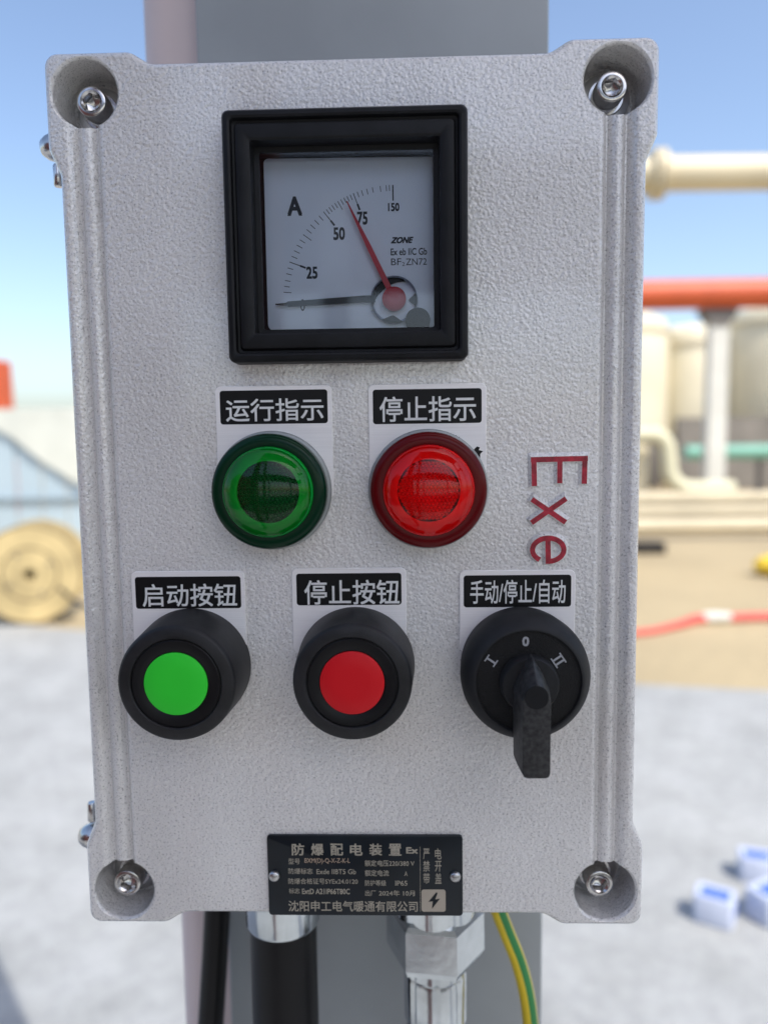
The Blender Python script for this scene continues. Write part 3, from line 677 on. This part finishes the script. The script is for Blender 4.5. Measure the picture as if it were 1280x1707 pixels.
# yellow bag
bm = bmesh.new(); bmesh.ops.create_uvsphere(bm, u_segments=32, v_segments=18, radius=1)
for v in bm.verts:
    n = math.sin(v.co.x * 5) * .06 + math.sin(v.co.y * 7 + 1) * .05
    v.co = Vector((3.72 + v.co.x * .27 * (1 + n), 7.3 + v.co.y * .18 * (1 + n), max(.0, .10 + v.co.z * .12 * (1 + n))))
o = finish('yellow_bag', bm, mat('yellow_plastic', (.72, .50, .04), .5, var=.1, scale=6), None, 60); tag(o, 'small yellow bag lying on the sand at the right edge', 'bag')
# red hose with a pale coupling
HOSE = mat('red_hose', (.62, .09, .08), .5, var=.1)
t = thing('hose', 'flat red hose with a pale coupling lying across the sand', 'hose', (2.3, 5.4, 0))
part(finish('red_run', tube([(1.0, 4.92, .02), (1.45, 5.02, .02), (1.75, 5.12, .02), (1.98, 5.26, .03), (2.15, 5.40, .035), (2.24, 5.43, .035)], .028, 12, taper=(.8, .8, .8, .9, 1.2, 1.2)), HOSE, None, 60), t)
part(finish('coupling', tube([(2.22, 5.43, .04), (2.30, 5.43, .045), (2.42, 5.44, .04)], .036, 12, taper=(1, 1.1, .9)), WHITE, None, 60), t)
part(finish('red_run', tube([(2.42, 5.44, .035), (2.62, 5.47, .035), (3.1, 5.50, .03), (4.5, 5.6, .03)], .030, 12), HOSE, None, 60), t)
# cartons on the concrete
CART = mat('carton_white', (.52, .57, .70), .5, var=.06, scale=20); CBLUE = mat('carton_blue', (.06, .14, .55), .5, var=.2, scale=40)
def carton(x, y, rz, lab, tilt=0, s=1):
    t = thing('small_carton', lab, 'carton', (x, y, 0), 'white and blue cartons on the concrete'); t.rotation_euler = (0, tilt, rz)
    bm = bmesh.new(); h = .085 * s; rings = []
    P = rrect(0, 0, .055 * s, .042 * s, .014 * s, 3)
    for k, z in ((.94, 0), (1, .008), (1, h - .006), (.94, h)): rings.append([bm.verts.new((px * k, py * k, z)) for px, py in P])
    for a, b in zip(rings, rings[1:]):
        for i in range(len(a)): bm.faces.new((a[i], a[(i + 1) % len(a)], b[(i + 1) % len(a)], b[i]))
    bm.faces.new(rings[0]); bm.faces.new(rings[-1]); finish('carton_body', bm, CART, t, 40)
    finish('blue_print', box(-.036 * s, .040 * s, -.03 * s, .018 * s, h, h + .0012), CBLUE, t)
    finish('blue_print', box(.0552 * s, .0562 * s, -.02 * s, .03 * s, .02 * s, h * .7), CBLUE, t)
carton(.905, 1.885, -.5, 'white carton with blue top print, nearest the control box corner')
carton(1.07, 1.90, .5, 'white carton with blue side cut by the right edge, in front of another', 0, 1.05)
carton(1.12, 2.10, -.3, 'farthest white and blue carton, behind the one at the right edge', 0, .95)
# pale blue hoarding on the left, one panel after another
t = thing('sheet_fence', 'pale blue sheet hoarding behind the wooden cable drum', 'fence', (-4, 9, 0))
def top(x): return 1.76
xs = [-9.4 + .31 * k for k in range(27)]
for a, b in zip(xs, xs[1:]):
    for lo_, hi_a, hi_b, y in ((0, .68, .68, 9.0), (.72, top(a), top(b), 9.02)):
        if hi_a <= lo_ + .05: continue
        bm = bmesh.new(); pr = [(a + .012, lo_), (b - .012, lo_), (b - .012, hi_b), (a + .012, hi_a)]
        f_ = [bm.verts.new((x, y, z)) for x, z in pr]; g_ = [bm.verts.new((x, y + .03, z)) for x, z in pr]
        for i in range(4): bm.faces.new((f_[i], f_[(i + 1) % 4], g_[(i + 1) % 4], g_[i]))
        bm.faces.new(f_); bm.faces.new(g_); part(finish('panel', bm, BLUEW), t)
part(finish('rail', box(-9.4, -1.34, 8.96, 9.06, .68, .72), mat('rail_grey', (.22, .27, .30), .5)), t)
bm = bmesh.new(); n = 40; ring = []  # pale sheet modelled in place of a vague bright patch above the hoarding
for k in range(n + 1):
    x = -9.4 + 8.1 * k / n; zb = min(1.60, max(.80, 1.62 - (x + 5.0) * .72)) + .02 * math.sin(k * 1.7)
    y = 8.955 + .012 * math.sin(k * 2.3)
    ring.append([bm.verts.new(p) for p in ((x, y, zb), (x, y - .01, 1.80), (x, 9.10, 1.81), (x, 9.11, 1.2), (x, 9.095, 1.2), (x, 9.085, 1.79), (x, y + .012, 1.78), (x, y + .012, zb))])
for a, b in zip(ring, ring[1:]):
    for k in range(8): bm.faces.new((a[k], a[(k + 1) % 8], b[(k + 1) % 8], b[k]))
bm.faces.new(ring[0]); bm.faces.new(ring[-1])
o = finish('bright_patch', bm, mat('patch_cream', (.60, .62, .56), .7, var=.08, scale=2), None, 40); tag(o, 'pale cream sheet over the top of the blue hoarding, stands in for a bright patch', 'bright_patch')
o = finish('orange_column', box(-8.1, -7.47, 13.9, 14.4, 0, 2.92, bev=.03), ORANGE); tag(o, 'orange steel column at the left edge above the hoarding', 'column')
# wooden cable drum
t = thing('cable_drum', 'yellowish wooden cable drum standing on its rim at the left edge', 'cable drum', (-2.93, 5.6, 0))
ax = Vector((math.sin(.22), -math.cos(.22), 0)); sd = Vector((math.cos(.22), math.sin(.22), 0)); c0 = Vector((-2.885, 5.5, .395))
def disc(c, r, th, hole, name, m):
    bm = bmesh.new(); n = 56; R4 = []
    for rr, k in ((hole, 0), (r, 0), (r, th), (hole, th)):
        R4.append([bm.verts.new(c - ax * k + (sd * math.cos(2 * PI * i / n) + Vector((0, 0, 1)) * math.sin(2 * PI * i / n)) * rr) for i in range(n)])
    for j in range(4):
        a, b = R4[j], R4[(j + 1) % 4]
        for i in range(n): bm.faces.new((a[i], a[(i + 1) % n], b[(i + 1) % n], b[i]))
    return part(finish(name, bm, m, None, 30), t)
disc(c0, .385, .04, .045, 'flange', WOOD); disc(c0 - ax * .36, .385, .04, .028, 'flange', WOOD)
disc(c0 - ax * .042, .20, .316, .15, 'barrel', WOOD)
disc(c0 - ax * .043, .31, .31, .21, 'wound_cable', BLK2)
for k in range(4):
    a = k * PI / 2 + .5; p = c0 + (sd * math.cos(a) + Vector((0, 0, 1)) * math.sin(a)) * .17
    part(finish('bolt_head', tube([p, p + ax * .012], .014, 8), DARK), t)
disc(c0 + ax * .003, .215, .004, .200, 'hoop', mat('dark_hoop', (.16, .12, .06), .7)); disc(c0 + ax * .003, .386, .01, .372, 'rim_hoop', mat('rim_dark', (.22, .16, .08), .7))
o = finish('loose_cable', tube([(-2.62, 5.42, .30), (-2.5, 5.36, .22), (-2.3, 5.4, .12), (-2.0, 5.6, .03), (-1.5, 5.9, .02)], .014, 10), BLK2, None, 60)
tag(o, 'loose black cable end trailing from the wooden drum', 'cable')

# ================================================================== BEHIND THE PHOTOGRAPHER (added, shape the light and the reflections)
BLOCKRED = mat('blocker_red', (.15, .05, .045), .6, var=.1, scale=1)
t = thing('sun_blocker', 'added unseen deck on dark red steel legs, blocks the sun from the control box', 'sun_blocker', (1, -1.2, 0))  # added behind the camera to keep direct sun off the panel
part(finish('blocker_deck', box(-.45, 2.3, -1.80, -.72, 3.5, 3.56), DARK), t)
for y in (-1.84, -.72): part(finish('blocker_beam', box(-.45, 2.3, y, y + .04, 3.40, 3.62), BLOCKRED), t)
for x in (-.4, 2.1):
    for y in (-1.80, -.84): part(finish('blocker_leg', box(x, x + .1, y, y + .1, 0, 3.5), BLOCKRED), t)
    part(finish('blocker_brace', box(x, x + .1, -1.70, -.84, 2.6, 2.7), BLOCKRED), t)
for z in (4.0, 4.5): part(finish('blocker_rail', tube([(-.45, -1.82, z), (2.3, -1.82, z)], .03, 12), BLOCKRED), t)
for x in (-.4, .5, 1.4, 2.2): part(finish('blocker_baluster', tube([(x, -1.82, 3.62), (x, -1.82, 4.5)], .03, 12), BLOCKRED), t)
t = thing('sky_blocker', 'added unseen dark red box left behind the camera, blocks the low sky', 'blocker', (-3.6, -4, 0))  # added block that shuts off low sky on the left, gives red bounce
part(finish('body', box(-4.85, -2.45, -7.8, -1.8, .12, 2.6), BLOCKRED), t)
bm = bmesh.new()
for k in range(28):
    y = -7.7 + k * .21; box(-2.46, -2.42, y, y + .11, .25, 2.45, bm)
tag(part(finish('blocker_ribs', bm, BLOCKRED), t), kind='stuff')
# open shed added some way behind so that its roof edge and columns show in the meter glass
t = thing('added_shed', 'added open shed behind the camera, dark roof and pale columns for meter glass reflections', 'shed', (0, -8, 0))
part(finish('added_shed_roof', box(-8, 9, -11, -6.2, 3.45, 3.7), DARK), t)
for x in (-4.2, -.68, 2.9, 6.4): part(finish('column', box(x, x + .22, -6.6, -6.38, 0, 3.45), WHITE), t)  # columns of the added shed
